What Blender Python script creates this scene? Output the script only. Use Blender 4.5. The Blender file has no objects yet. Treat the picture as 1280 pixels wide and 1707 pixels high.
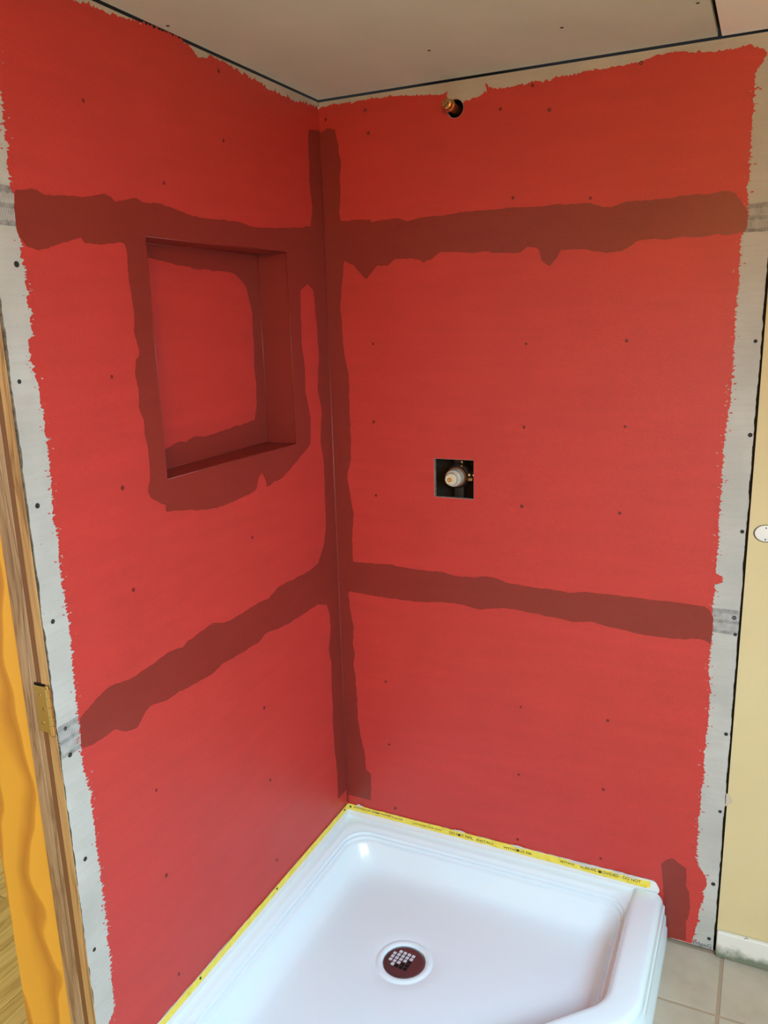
import bpy, bmesh, math, random
from mathutils import Vector, Matrix
from mathutils.geometry import delaunay_2d_cdt

# ------------------------------------------------------------------ camera, light, exposure
S = bpy.context.scene
COL = S.collection
R = math.radians

cam_d = bpy.data.cameras.new('camera')
cam = bpy.data.objects.new('camera', cam_d)
COL.objects.link(cam)
cam_d.sensor_fit = 'HORIZONTAL'
cam_d.sensor_width = 36.0
cam_d.lens = 1349.9 / 1280 * 36.0
cam_d.clip_start = 0.02
yaw, pitch, roll = -0.4449, -0.2329, -0.0279
fw = Vector((math.cos(pitch)*math.sin(yaw), math.cos(pitch)*math.cos(yaw), math.sin(pitch)))
r0 = Vector((math.cos(yaw), -math.sin(yaw), 0)); u0 = r0.cross(fw)
rt = r0*math.cos(roll) + u0*math.sin(roll)
up = -r0*math.sin(roll) + u0*math.cos(roll)
m3 = Matrix((rt, up, -fw)).transposed()
cam.matrix_world = Matrix.Translation((1.1032, -1.9891, 1.6476)) @ m3.to_4x4()
S.camera = cam

w = bpy.data.worlds.new('world'); S.world = w; w.use_nodes = True
w.node_tree.nodes['Background'].inputs[0].default_value = (0.80, 0.90, 1.0, 1)
w.node_tree.nodes['Background'].inputs[1].default_value = 1.0

def area(name, loc, rot, sx, sy, energy, color):
    d = bpy.data.lights.new(name, 'AREA'); d.shape = 'RECTANGLE'
    d.size = sx; d.size_y = sy; d.energy = energy; d.color = color
    o = bpy.data.objects.new(name, d); o.location = loc; o.rotation_euler = rot
    COL.objects.link(o); return o
# daylight entering through the window in the right-hand wall, slanting down as sky light does
wd = area('window_daylight', (1.80, -1.66, 1.62), (0, R(90-57), R(-22)), 0.76, 1.10, 50, (0.40, 0.74, 1.0))
wd.data.spread = R(145)

LAMP_W = 38.0        # unseen wall lamp added for warm light (built further down)
S.view_settings.view_transform = 'Standard'
S.view_settings.look = 'None'
S.view_settings.gamma = 1.0
S.view_settings.use_curve_mapping = False
S.view_settings.exposure = 0.0

# ------------------------------------------------------------------ helpers
def tag(o, label, cat, group=None, kind=None):
    o['label'] = label; o['category'] = cat
    if group: o['group'] = group
    if kind: o['kind'] = kind
    return o

def empty(name, loc, label, cat, kind=None):
    o = bpy.data.objects.new(name, None); COL.objects.link(o)
    o.location = loc; o.empty_display_size = 0.05
    return tag(o, label, cat, None, kind)

def wloc(o):
    v = Vector((0, 0, 0))
    while o is not None:
        v += o.location; o = o.parent
    return v

def link(name, me, mat, parent=None, smooth=False, origin=None):
    """verts are in world space; the object's origin goes to `origin` (default: parent's)"""
    base = wloc(parent) if parent else Vector((0, 0, 0))
    org = Vector(origin) if origin is not None else base
    if org.length > 0: me.transform(Matrix.Translation(-org))
    if smooth:
        for p in me.polygons: p.use_smooth = True
    if mat is not None: me.materials.append(mat)
    o = bpy.data.objects.new(name, me); COL.objects.link(o)
    o.location = org - base
    if parent: o.parent = parent
    return o

def pydata(name, v, f, mat, parent=None, smooth=False, origin=None):
    me = bpy.data.meshes.new(name); me.from_pydata([tuple(p) for p in v], [], f); me.update()
    return link(name, me, mat, parent, smooth, origin)

def frombm(name, bm, mat, parent=None, smooth=False, origin=None):
    bmesh.ops.recalc_face_normals(bm, faces=bm.faces)
    me = bpy.data.meshes.new(name); bm.to_mesh(me); bm.free()
    return link(name, me, mat, parent, smooth, origin)

def bbox(bm, x0, x1, y0, y1, z0, z1, bev=0.0):
    g = bmesh.ops.create_cube(bm, size=1.0)
    vs = g['verts']
    for p in vs:
        p.co = Vector((x0 + (p.co.x+.5)*(x1-x0), y0 + (p.co.y+.5)*(y1-y0), z0 + (p.co.z+.5)*(z1-z0)))
    if bev > 0:
        es = list({e for p in vs for e in p.link_edges})
        bmesh.ops.bevel(bm, geom=es, offset=bev, segments=2, affect='EDGES', profile=0.5)

def box(name, b, mat, parent=None, bev=0.0, origin=None):
    bm = bmesh.new(); bbox(bm, *b, bev); return frombm(name, bm, mat, parent, False, origin)

def lathe_into(bm, prof, center, axis, seg=32, cap=True):
    """prof = [(radius, height along axis)]"""
    axis = Vector(axis).normalized()
    a = axis.orthogonal().normalized(); b = axis.cross(a)
    rings = []
    for (r, h) in prof:
        rings.append([bm.verts.new(Vector(center) + axis*h + (a*math.cos(2*math.pi*k/seg) + b*math.sin(2*math.pi*k/seg))*max(r, 1e-5)) for k in range(seg)])
    for i in range(len(rings)-1):
        for k in range(seg):
            bm.faces.new((rings[i][k], rings[i][(k+1) % seg], rings[i+1][(k+1) % seg], rings[i+1][k]))
    if cap:
        bm.faces.new(list(reversed(rings[0]))); bm.faces.new(rings[-1])

def lathe(name, prof, center, axis, mat, parent=None, seg=32, smooth=True, origin=None):
    bm = bmesh.new(); lathe_into(bm, prof, center, axis, seg)
    o = frombm(name, bm, mat, parent, smooth, origin)
    if smooth:
        md = o.modifiers.new('split', 'EDGE_SPLIT'); md.split_angle = R(38)
    return o

# --- planar sheets in a wall plane: 2-D loops -> mesh with thickness
def PLX(off):  # left wall plane (a = y, b = z), facing +x
    return lambda a, b, d=0.0: (off + d, a, b)
def PLY(off):  # back wall plane (a = x, b = z), facing -y
    return lambda a, b, d=0.0: (a, -(off + d), b)

def sheet(name, loops, plane, thick, mat, parent=None, origin=None):
    """fill loops (even-odd) as a slab: front at plane depth 0, back at -thick"""
    vs = []; fs = []
    for lp in loops:
        ar = sum(lp[i-1][0]*lp[i][1]-lp[i][0]*lp[i-1][1] for i in range(len(lp)))
        if ar < 0: lp = lp[::-1]
        n0 = len(vs); n = len(lp)
        vs += [Vector((p[0], p[1])) for p in lp]
        fs.append(list(range(n0, n0+n)))
    V, E, F, _, _, OF = delaunay_2d_cdt(vs, [], fs, 1, 1e-6)
    F = [f for f, of in zip(F, OF) if len(set(of)) % 2 == 1]
    nv = len(V)
    verts = [plane(p[0], p[1], 0.0) for p in V] + [plane(p[0], p[1], -thick) for p in V]
    faces = []; cnt = {}
    for f in F:
        faces.append(tuple(f)); faces.append(tuple(i+nv for i in reversed(f)))
        for i in range(len(f)):
            a, b = f[i], f[(i+1) % len(f)]
            k = (min(a, b), max(a, b)); cnt[k] = (cnt.get(k, (0,))[0]+1, a, b)
    for k, c in cnt.items():
        if c[0] == 1:
            a, b = c[1], c[2]; faces.append((b, a, a+nv, b+nv))
    bm = bmesh.new()
    bv = [bm.verts.new(v) for v in verts]
    for f in faces:
        try: bm.faces.new([bv[i] for i in f])
        except ValueError: pass
    loose = [v for v in bm.verts if not v.link_faces]
    bmesh.ops.delete(bm, geom=loose, context='VERTS')
    return frombm(name, bm, mat, parent, False, origin)

def vnoise(rng, n):
    return [rng.uniform(-1, 1) for _ in range(n)]

def rough(pts, amp, seed, step=0.0045, fine=0.5, direction=None, bristle=0.0):
    """resample an open line and make it ragged, like the edge of brushed-on paint"""
    rng = random.Random(seed)
    L = [0.0]
    for i in range(1, len(pts)):
        L.append(L[-1] + math.dist(pts[i-1], pts[i]))
    n = max(2, int(L[-1]/step))
    tabs = [vnoise(rng, int(L[-1]/wl)+4) for wl in (0.045, 0.016, 0.006)]
    def nz(s):
        t = 0
        for tb, wl, a in zip(tabs, (0.045, 0.016, 0.006), (0.6, 0.7, fine)):
            x = s/wl; i = int(x); f = x-i; f = f*f*(3-2*f)
            t += a*(tb[i]*(1-f)+tb[i+1]*f)
        return t
    out = []; j = 0
    for k in range(n+1):
        s = L[-1]*k/n
        while j < len(pts)-2 and L[j+1] < s: j += 1
        d = L[j+1]-L[j] or 1e-9
        t = min(1, max(0, (s-L[j])/d))
        px = pts[j][0]+(pts[j+1][0]-pts[j][0])*t; py = pts[j][1]+(pts[j+1][1]-pts[j][1])*t
        if direction is not None: nx, ny = direction
        else:
            nx, ny = -(pts[j+1][1]-pts[j][1])/d, (pts[j+1][0]-pts[j][0])/d
        e = min(1.0, s/0.01, (L[-1]-s)/0.01)
        a = nz(s)*amp*e
        if bristle: a += (rng.random()**3)*bristle*e*(1 if rng.random() < .6 else -.5)
        out.append((px+nx*a, py+ny*a))
    return out

def flecks(center_line, n, seed, spread=0.012, off=0.0, size=(0.0012, 0.004)):
    """little dry-brush islands (or gaps) lying near a paint edge"""
    rng = random.Random(seed); out = []
    for _ in range(n):
        p = rng.choice(center_line)
        x = p[0] + off + rng.uniform(-spread, spread); y = p[1] + rng.uniform(-.01, .01)
        a = rng.uniform(*size); b = a*rng.uniform(.25, .5); th = rng.uniform(-.5, .5)
        lp = []
        for k in range(6):
            c, s_ = math.cos(k*math.pi/3)*a, math.sin(k*math.pi/3)*b
            lp.append((x + c*math.cos(th)-s_*math.sin(th), y + c*math.sin(th)+s_*math.cos(th)))
        out.append(lp)
    return out

def rect(a0, a1, b0, b1): return [(a0, b0), (a1, b0), (a1, b1), (a0, b1)]
def circ(cx, cy, r, n=28): return [(cx+r*math.cos(2*math.pi*k/n), cy+r*math.sin(2*math.pi*k/n)) for k in range(n)]

# ------------------------------------------------------------------ materials
def lin(r, g, b):
    f = lambda c: (c/255/12.92) if c/255 <= .04045 else ((c/255+.055)/1.055)**2.4
    return (f(r), f(g), f(b), 1)

def mat(name, col, rough_=0.6, metal=0.0, spec=0.5, coat=0.0, coat_r=0.1):
    m = bpy.data.materials.new(name); m.use_nodes = True
    b = m.node_tree.nodes['Principled BSDF']
    b.inputs['Base Color'].default_value = col
    b.inputs['Roughness'].default_value = rough_
    b.inputs['Metallic'].default_value = metal
    b.inputs['Specular IOR Level'].default_value = spec
    if coat:
        b.inputs['Coat Weight'].default_value = coat; b.inputs['Coat Roughness'].default_value = coat_r
    return m

def N(m, t, **kw):
    n = m.node_tree.nodes.new(t)
    for k, v in kw.items(): setattr(n, k, v)
    return n
def LK(m, a, b): m.node_tree.links.new(a, b)
def BS(m): return m.node_tree.nodes['Principled BSDF']

def coords(m, scale=(1, 1, 1), kind='Object'):
    tc = N(m, 'ShaderNodeTexCoord'); mp = N(m, 'ShaderNodeMapping')
    mp.inputs['Scale'].default_value = scale
    LK(m, tc.outputs[kind], mp.inputs[0]); return mp.outputs[0]

def noise(m, vec, scale, detail=3, rough_=.55, dist=0.0):
    n = N(m, 'ShaderNodeTexNoise'); n.inputs['Scale'].default_value = scale
    n.inputs['Detail'].default_value = detail; n.inputs['Roughness'].default_value = rough_
    n.inputs['Distortion'].default_value = dist
    LK(m, vec, n.inputs['Vector']); return n.outputs[0]

def ramp(m, fac, stops):
    r = N(m, 'ShaderNodeValToRGB')
    while len(r.color_ramp.elements) < len(stops): r.color_ramp.elements.new(0.5)
    for e, (p, c) in zip(r.color_ramp.elements, stops):
        e.position = p; e.color = c
    LK(m, fac, r.inputs[0]); return r.outputs[0]

def mixc(m, fac, a, b, mode='MIX'):
    x = N(m, 'ShaderNodeMix', data_type='RGBA', blend_type=mode)
    if isinstance(fac, float): x.inputs[0].default_value = fac
    else: LK(m, fac, x.inputs[0])
    for i, c in ((6, a), (7, b)):
        if isinstance(c, tuple): x.inputs[i].default_value = c
        else: LK(m, c, x.inputs[i])
    return x.outputs[2]

def bump(m, h, strength=.2, dist=.001, prev=None):
    b = N(m, 'ShaderNodeBump'); b.inputs['Strength'].default_value = strength
    b.inputs['Distance'].default_value = dist
    LK(m, h, b.inputs['Height'])
    if prev is not None: LK(m, prev, b.inputs['Normal'])
    return b.outputs[0]

def scale_c(c, k): return (c[0]*k, c[1]*k, c[2]*k, 1)

def membrane(name, base, rg, var=0.05):
    m = mat(name, base, rg, 0, 0.5)
    v = coords(m); vs = coords(m, (3.0, 3.0, 26.0))
    c1 = ramp(m, noise(m, vs, 1.3, 4), [(.3, scale_c(base, 1-var)), (.7, scale_c(base, 1+var))])
    c2 = mixc(m, ramp(m, noise(m, v, 5.0, 3), [(.45, (0, 0, 0, 1)), (.8, (.35, .35, .35, 1))]), c1, scale_c(base, .78))
    sp = ramp(m, noise(m, v, 420.0, 2, .7), [(.34, (.82, .82, .82, 1)), (.46, (1, 1, 1, 1))])
    c3 = mixc(m, 1.0, c2, sp, 'MULTIPLY')
    LK(m, c3, BS(m).inputs['Base Color'])
    LK(m, bump(m, noise(m, v, 330.0, 2), .22, .0012, bump(m, noise(m, vs, 9.0, 2), .10, .001)), BS(m).inputs['Normal'])
    rr = N(m, 'ShaderNodeMapRange'); rr.inputs['To Min'].default_value = rg-.07; rr.inputs['To Max'].default_value = rg+.10
    LK(m, noise(m, v, 7.0, 3), rr.inputs[0]); LK(m, rr.outputs[0], BS(m).inputs['Roughness'])
    return m

RED = (0.53, 0.041, 0.032, 1)
M_red = membrane('red_membrane', RED, 0.48)
M_dark = membrane('dark_red_membrane', (0.25, 0.027, 0.018, 1), 0.38, .04)
M_spot = mat('dark_red_spot', (0.17, 0.014, 0.012, 1), .4)

M_board = mat('cement_board', (0.52, 0.50, 0.45, 1), .85, 0, .2)
v = coords(M_board)
vs_ = coords(M_board, (4, 4, 60))
c = ramp(M_board, noise(M_board, v, 6, 5), [(.25, (.40, .39, .35, 1)), (.75, (.55, .535, .49, 1))])
c = mixc(M_board, ramp(M_board, noise(M_board, vs_, 2.0, 4), [(.45, (0, 0, 0, 1)), (.75, (.5, .5, .5, 1))]), c, (.42, .40, .355, 1))
c = mixc(M_board, ramp(M_board, noise(M_board, v, 150, 2), [(.68, (0, 0, 0, 1)), (.75, (.7, .7, .7, 1))]), c, (.22, .21, .19, 1))
LK(M_board, c, BS(M_board).inputs['Base Color'])
LK(M_board, bump(M_board, noise(M_board, v, 260, 3), .25, .001), BS(M_board).inputs['Normal'])
M_core = mat('cement_core', (.20, .18, .15, 1), .95, 0, .1)
vb = coords(M_core); LK(M_core, ramp(M_core, noise(M_core, vb, 90, 4), [(.3, (.09, .08, .065, 1)), (.7, (.28, .255, .215, 1))]), BS(M_core).inputs['Base Color'])
M_ceil = mat('grey_ceiling_board', (.50, .48, .43, 1), .85, 0, .2)
v = coords(M_ceil); LK(M_ceil, ramp(M_ceil, noise(M_ceil, v, 5, 5), [(.25, (.57, .65, .55, 1)), (.75, (.65, .73, .62, 1))]), BS(M_ceil).inputs['Base Color'])
M_pink = mat('pinkish_ceiling_paint', (.90, .90, .82, 1), .8, 0, .2)
M_tape = mat('mesh_tape_grey', (.27, .265, .25, 1), .8)
v = coords(M_tape); LK(M_tape, ramp(M_tape, noise(M_tape, v, 60, 4), [(.3, (.17, .168, .155, 1)), (.7, (.36, .35, .33, 1))]), BS(M_tape).inputs['Base Color'])
M_strand = mat('mesh_strand', (.62, .61, .58, 1), .7)
M_screw = mat('screw_dark', (.028, .026, .022, 1), .75, .2)
M_black = mat('dark_gap', (.012, .010, .008, 1), .9, 0, .1)
M_cav = mat('wall_cavity_wood', (.035, .026, .020, 1), .9, 0, .1)

M_yellow = mat('yellow_wall_paint', (.80, .62, .32, 1), .6, 0, .35)
v = coords(M_yellow); LK(M_yellow, ramp(M_yellow, noise(M_yellow, v, 3, 4), [(.3, (.62, .50, .265, 1)), (.7, (.67, .55, .30, 1))]), BS(M_yellow).inputs['Base Color'])
LK(M_yellow, bump(M_yellow, noise(M_yellow, v, 180, 2), .08, .001), BS(M_yellow).inputs['Normal'])
M_cream = mat('cream_room_paint', (.78, .60, .32, 1), .75, 0, .3)
M_white = mat('scuffed_white_paint', (.74, .72, .66, 1), .5)
v = coords(M_white)
sx = N(M_white, 'ShaderNodeSeparateXYZ'); LK(M_white, v, sx.inputs[0])
ad = N(M_white, 'ShaderNodeMath', operation='ADD'); LK(M_white, sx.outputs[2], ad.inputs[0])
sc = N(M_white, 'ShaderNodeMath', operation='MULTIPLY_ADD'); LK(M_white, noise(M_white, v, 26, 5), sc.inputs[0]); sc.inputs[1].default_value = -.055; sc.inputs[2].default_value = .012
LK(M_white, sc.outputs[0], ad.inputs[1])
cw = mixc(M_white, ramp(M_white, ad.outputs[0], [(.0, (1, 1, 1, 1)), (.022, (0, 0, 0, 1))]), (.74, .71, .64, 1), (.17, .19, .13, 1))
cw = mixc(M_white, ramp(M_white, noise(M_white, v, 75, 3), [(.66, (0, 0, 0, 1)), (.70, (1, 1, 1, 1))]), cw, (.16, .14, .11, 1))
LK(M_white, cw, BS(M_white).inputs['Base Color'])

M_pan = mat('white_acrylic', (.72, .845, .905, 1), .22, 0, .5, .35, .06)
M_flange = mat('white_flange', (.76, .77, .75, 1), .5)
M_ytape = mat('yellow_tape', (.82, .66, .05, 1), .5)
v = coords(M_ytape); LK(M_ytape, ramp(M_ytape, noise(M_ytape, v, 45, 4), [(.35, (.86, .72, .10, 1)), (.6, (.80, .64, .05, 1)), (.78, (.60, .42, .06, 1))]), BS(M_ytape).inputs['Base Color'])
M_ink = mat('black_ink', (.03, .026, .015, 1), .7)
M_inkgrey = mat('grey_ink', (.10, .095, .085, 1), .8)
M_smear = mat('pale_caulk', (.62, .58, .52, 1), .8)
M_chrome = mat('dark_chrome', (.20, .18, .20, 1), .22, .85)
M_litcell = mat('painted_lit_cell', (.66, .70, .76, 1), .18, .2)  # pale colour paints the light caught in the strainer openings
M_brass = mat('aged_brass', (.50, .33, .13, 1), .34, 1.0)
v = coords(M_brass); LK(M_brass, ramp(M_brass, noise(M_brass, v, 160, 3), [(.35, (.30, .17, .07, 1)), (.65, (.66, .46, .20, 1))]), BS(M_brass).inputs['Base Color'])
M_copper = mat('dull_copper', (.30, .13, .075, 1), .45, .9)
M_bronze = mat('dark_valve_brass', (.045, .033, .024, 1), .6, .5)
M_cart = mat('grey_cartridge_plastic', (.50, .43, .36, 1), .38)
M_cartw = mat('cream_cartridge_plastic', (.70, .60, .44, 1), .4)
M_bright = mat('bright_brass', (.80, .60, .24, 1), .24, 1.0)

def wood(name, c0, c1, c2, sc_, rg, grain_axis=2, dist=5.0, stretch=.09, bands=7.0, fine_amt=1.0):
    m = mat(name, c1, rg, 0, .5)
    s = [sc_]*3; s[grain_axis] = sc_*stretch
    v = coords(m, tuple(s))
    n1 = noise(m, v, 1.0, 3, .5, dist*.25)
    wv = N(m, 'ShaderNodeMath', operation='MULTIPLY'); LK(m, n1, wv.inputs[0]); wv.inputs[1].default_value = bands
    fr = N(m, 'ShaderNodeMath', operation='PINGPONG'); LK(m, wv.outputs[0], fr.inputs[0]); fr.inputs[1].default_value = 1.0
    cc = ramp(m, fr.outputs[0], [(.0, c0), (.35, c1), (.85, c2)])
    s2 = [240]*3; s2[grain_axis] = 7
    fine = ramp(m, noise(m, coords(m, tuple(s2)), 1.0, 3), [(.3, (.82, .80, .76, 1)), (.65, (1, 1, 1, 1))])
    LK(m, mixc(m, fine_amt, cc, fine, 'MULTIPLY'), BS(m).inputs['Base Color'])
    return m
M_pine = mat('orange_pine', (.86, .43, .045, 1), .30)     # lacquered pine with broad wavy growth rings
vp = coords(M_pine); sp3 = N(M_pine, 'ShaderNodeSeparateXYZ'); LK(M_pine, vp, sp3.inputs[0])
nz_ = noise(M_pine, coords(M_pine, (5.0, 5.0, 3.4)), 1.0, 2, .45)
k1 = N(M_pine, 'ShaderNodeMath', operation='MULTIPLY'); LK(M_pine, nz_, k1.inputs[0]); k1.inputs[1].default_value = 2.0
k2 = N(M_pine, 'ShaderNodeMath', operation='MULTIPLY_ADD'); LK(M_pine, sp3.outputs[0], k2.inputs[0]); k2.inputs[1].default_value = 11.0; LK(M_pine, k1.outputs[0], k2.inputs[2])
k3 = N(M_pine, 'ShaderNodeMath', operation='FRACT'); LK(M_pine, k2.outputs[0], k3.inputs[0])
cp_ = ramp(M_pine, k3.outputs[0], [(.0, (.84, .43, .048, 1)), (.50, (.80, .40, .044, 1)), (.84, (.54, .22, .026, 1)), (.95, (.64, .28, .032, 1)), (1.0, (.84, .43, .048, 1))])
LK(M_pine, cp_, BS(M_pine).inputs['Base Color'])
M_jamb = wood('tan_jamb_pine', (.30, .15, .055, 1), (.50, .29, .11, 1), (.58, .36, .15, 1), 26.0, .42)
M_stop = wood('brown_stop_wood', (.26, .14, .07, 1), (.40, .25, .13, 1), (.46, .30, .17, 1), 30.0, .4)
M_stopd = mat('dark_brown_wood', (.20, .085, .03, 1), .5)
M_plank = wood('yellow_oak_plank', (.52, .32, .07, 1), (.66, .45, .11, 1), (.72, .51, .15, 1), 22.0, .3, 1)

M_tile = mat('beige_floor_tile', (.58, .47, .36, 1), .34)
v = coords(M_tile)
LK(M_tile, ramp(M_tile, noise(M_tile, v, 9, 6), [(.25, (.37, .30, .22, 1)), (.5, (.44, .37, .28, 1)), (.8, (.50, .43, .34, 1))]), BS(M_tile).inputs['Base Color'])
LK(M_tile, bump(M_tile, noise(M_tile, v, 60, 3), .06, .001), BS(M_tile).inputs['Normal'])
M_grout = mat('tan_grout', (.36, .26, .17, 1), .9)

# ------------------------------------------------------------------ measured outlines (metres, in each wall's own plane)
BACK_TOP = [
    (0.120,2.185), (0.187,2.182), (0.251,2.180), (0.307,2.174), (0.338,2.171), (0.355,2.178), (0.351,2.168), (0.360,2.154)]
BACK_TOP2 = [
    (0.397,2.149), (0.404,2.151), (0.416,2.153), (0.436,2.155), (0.453,2.163), (0.448,2.182), (0.458,2.170), (0.477,2.162), (0.523,2.166), (0.579,2.165),
    (0.634,2.170), (0.694,2.173), (0.739,2.174), (0.790,2.173), (0.809,2.175), (0.833,2.184), (0.876,2.184), (0.936,2.174), (0.982,2.172), (1.016,2.175),
    (1.039,2.167), (1.050,2.156)]
BACK_RIGHT = [
    (1.039,2.135), (1.031,2.125), (1.030,2.078), (1.030,2.021), (1.031,1.962), (1.031,1.915), (1.029,1.894), (1.034,1.855), (1.034,1.830), (1.030,1.812),
    (1.026,1.794), (1.025,1.757), (1.026,1.694), (1.025,1.643), (1.026,1.566), (1.026,1.487), (1.027,1.453), (1.023,1.406), (1.020,1.351), (1.020,1.295),
    (1.020,1.210), (1.021,1.138), (1.021,1.079), (1.022,1.042), (1.038,1.032), (1.036,1.019), (1.022,1.013), (1.020,0.960), (1.022,0.914), (1.023,0.868),
    (1.020,0.836), (1.021,0.789), (1.027,0.742), (1.028,0.662), (1.025,0.596), (1.026,0.529), (1.025,0.478), (1.023,0.427), (1.023,0.358), (1.024,0.288),
    (1.022,0.269), (1.031,0.245), (1.049,0.220), (1.053,0.203), (1.046,0.174), (1.047,0.151), (1.039,0.112), (1.038,0.084), (1.032,0.045), (1.029,0.020)]
LEFT_TOP = [
    (-0.829,2.183), (-0.791,2.183), (-0.733,2.188), (-0.679,2.194), (-0.604,2.197), (-0.550,2.198), (-0.514,2.189), (-0.496,2.179), (-0.455,2.189), (-0.391,2.191),
    (-0.313,2.182), (-0.228,2.176), (-0.163,2.174), (-0.092,2.178), (-0.005,2.183)]
LEFT_SIDE = [
    (-1.004,1.999), (-1.006,1.973), (-1.004,1.952), (-1.006,1.921), (-1.008,1.886), (-1.006,1.864), (-1.001,1.851), (-1.000,1.833), (-1.002,1.806), (-1.000,1.788),
    (-1.002,1.760), (-1.001,1.737), (-1.000,1.714), (-1.004,1.685), (-0.994,1.676), (-1.001,1.661), (-1.000,1.641), (-1.009,1.627), (-1.008,1.605), (-1.006,1.578),
    (-1.002,1.555), (-1.000,1.527), (-0.999,1.505), (-0.998,1.479), (-0.999,1.453), (-1.000,1.414), (-1.001,1.388), (-1.002,1.348), (-1.004,1.328), (-1.001,1.298),
    (-1.003,1.281), (-1.005,1.246), (-1.004,1.213), (-1.002,1.182), (-1.001,1.143), (-1.000,1.114), (-1.002,1.082), (-1.002,1.044), (-1.004,0.986), (-1.005,0.921),
    (-1.008,0.884), (-1.007,0.856), (-1.007,0.842), (-0.998,0.796), (-0.999,0.758), (-1.000,0.703), (-0.999,0.647), (-0.998,0.587), (-0.998,0.532), (-1.000,0.467),
    (-1.002,0.381), (-1.002,0.324), (-1.009,0.301), (-1.023,0.292)]
BAND_BACK = [
    (0.010,2.125), (0.023,2.132), (0.047,2.127), (0.054,2.084), (0.060,2.036), (0.054,2.011), (0.055,1.963), (0.050,1.928), (0.054,1.901), (0.088,1.903),
    (0.140,1.900), (0.142,1.894), (0.176,1.896), (0.217,1.898), (0.245,1.890), (0.284,1.896), (0.342,1.897), (0.397,1.901), (0.462,1.899), (0.507,1.901),
    (0.584,1.897), (0.605,1.898), (0.702,1.896), (0.727,1.885), (0.750,1.883), (0.776,1.891), (0.828,1.891), (0.879,1.892), (0.916,1.895), (0.953,1.895),
    (0.979,1.897), (0.997,1.896), (1.008,1.889), (1.021,1.870), (1.034,1.852), (1.036,1.824), (1.030,1.810), (1.003,1.807), (0.973,1.809), (0.935,1.806),
    (0.903,1.808), (0.868,1.803), (0.836,1.810), (0.807,1.807), (0.796,1.797), (0.775,1.785), (0.741,1.785), (0.699,1.791), (0.668,1.795), (0.637,1.795),
    (0.625,1.778), (0.609,1.761), (0.589,1.775), (0.581,1.803), (0.556,1.809), (0.537,1.795), (0.485,1.798), (0.448,1.804), (0.416,1.802), (0.369,1.807),
    (0.332,1.809), (0.312,1.793), (0.287,1.787), (0.253,1.799), (0.204,1.799), (0.188,1.785), (0.157,1.787), (0.141,1.771), (0.123,1.752), (0.104,1.771),
    (0.084,1.790), (0.061,1.801), (0.057,1.795), (0.043,1.695), (0.046,1.587), (0.061,1.494), (0.058,1.438), (0.060,1.337), (0.055,1.267), (0.043,1.220),
    (0.051,1.174), (0.060,1.108), (0.051,1.042), (0.052,0.968), (0.112,0.971), (0.169,0.973), (0.224,0.968), (0.297,0.966), (0.324,0.970), (0.353,0.963),
    (0.419,0.961), (0.444,0.968), (0.478,0.967), (0.519,0.959), (0.568,0.954), (0.632,0.955), (0.679,0.951), (0.732,0.959), (0.799,0.958), (0.871,0.956),
    (0.928,0.958), (0.969,0.956), (1.003,0.956), (1.016,0.947), (1.024,0.926), (1.025,0.887), (1.021,0.863), (0.994,0.873), (0.960,0.865), (0.918,0.863),
    (0.876,0.862), (0.847,0.865), (0.787,0.871), (0.750,0.877), (0.727,0.879), (0.689,0.872), (0.657,0.879), (0.602,0.882), (0.553,0.884), (0.503,0.887),
    (0.436,0.873), (0.384,0.881), (0.323,0.881), (0.241,0.871), (0.185,0.873), (0.109,0.873), (0.037,0.877), (0.032,0.869), (0.038,0.821), (0.044,0.767),
    (0.040,0.717), (0.047,0.678), (0.039,0.646), (0.046,0.607), (0.047,0.540), (0.047,0.477), (0.056,0.405), (0.069,0.355), (0.069,0.306), (0.085,0.293),
    (0.086,0.250), (0.083,0.227), (0.084,0.202)]
PATCH_BACK = [
    (0.956,0.007), (0.949,0.142), (0.945,0.185), (0.939,0.225), (0.951,0.242), (0.967,0.252), (0.980,0.243), (1.000,0.232), (1.003,0.206), (1.003,0.179),
    (1.012,0.162), (1.016,0.125), (1.014,0.085), (1.009,0.070), (1.012,0.015)]
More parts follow.
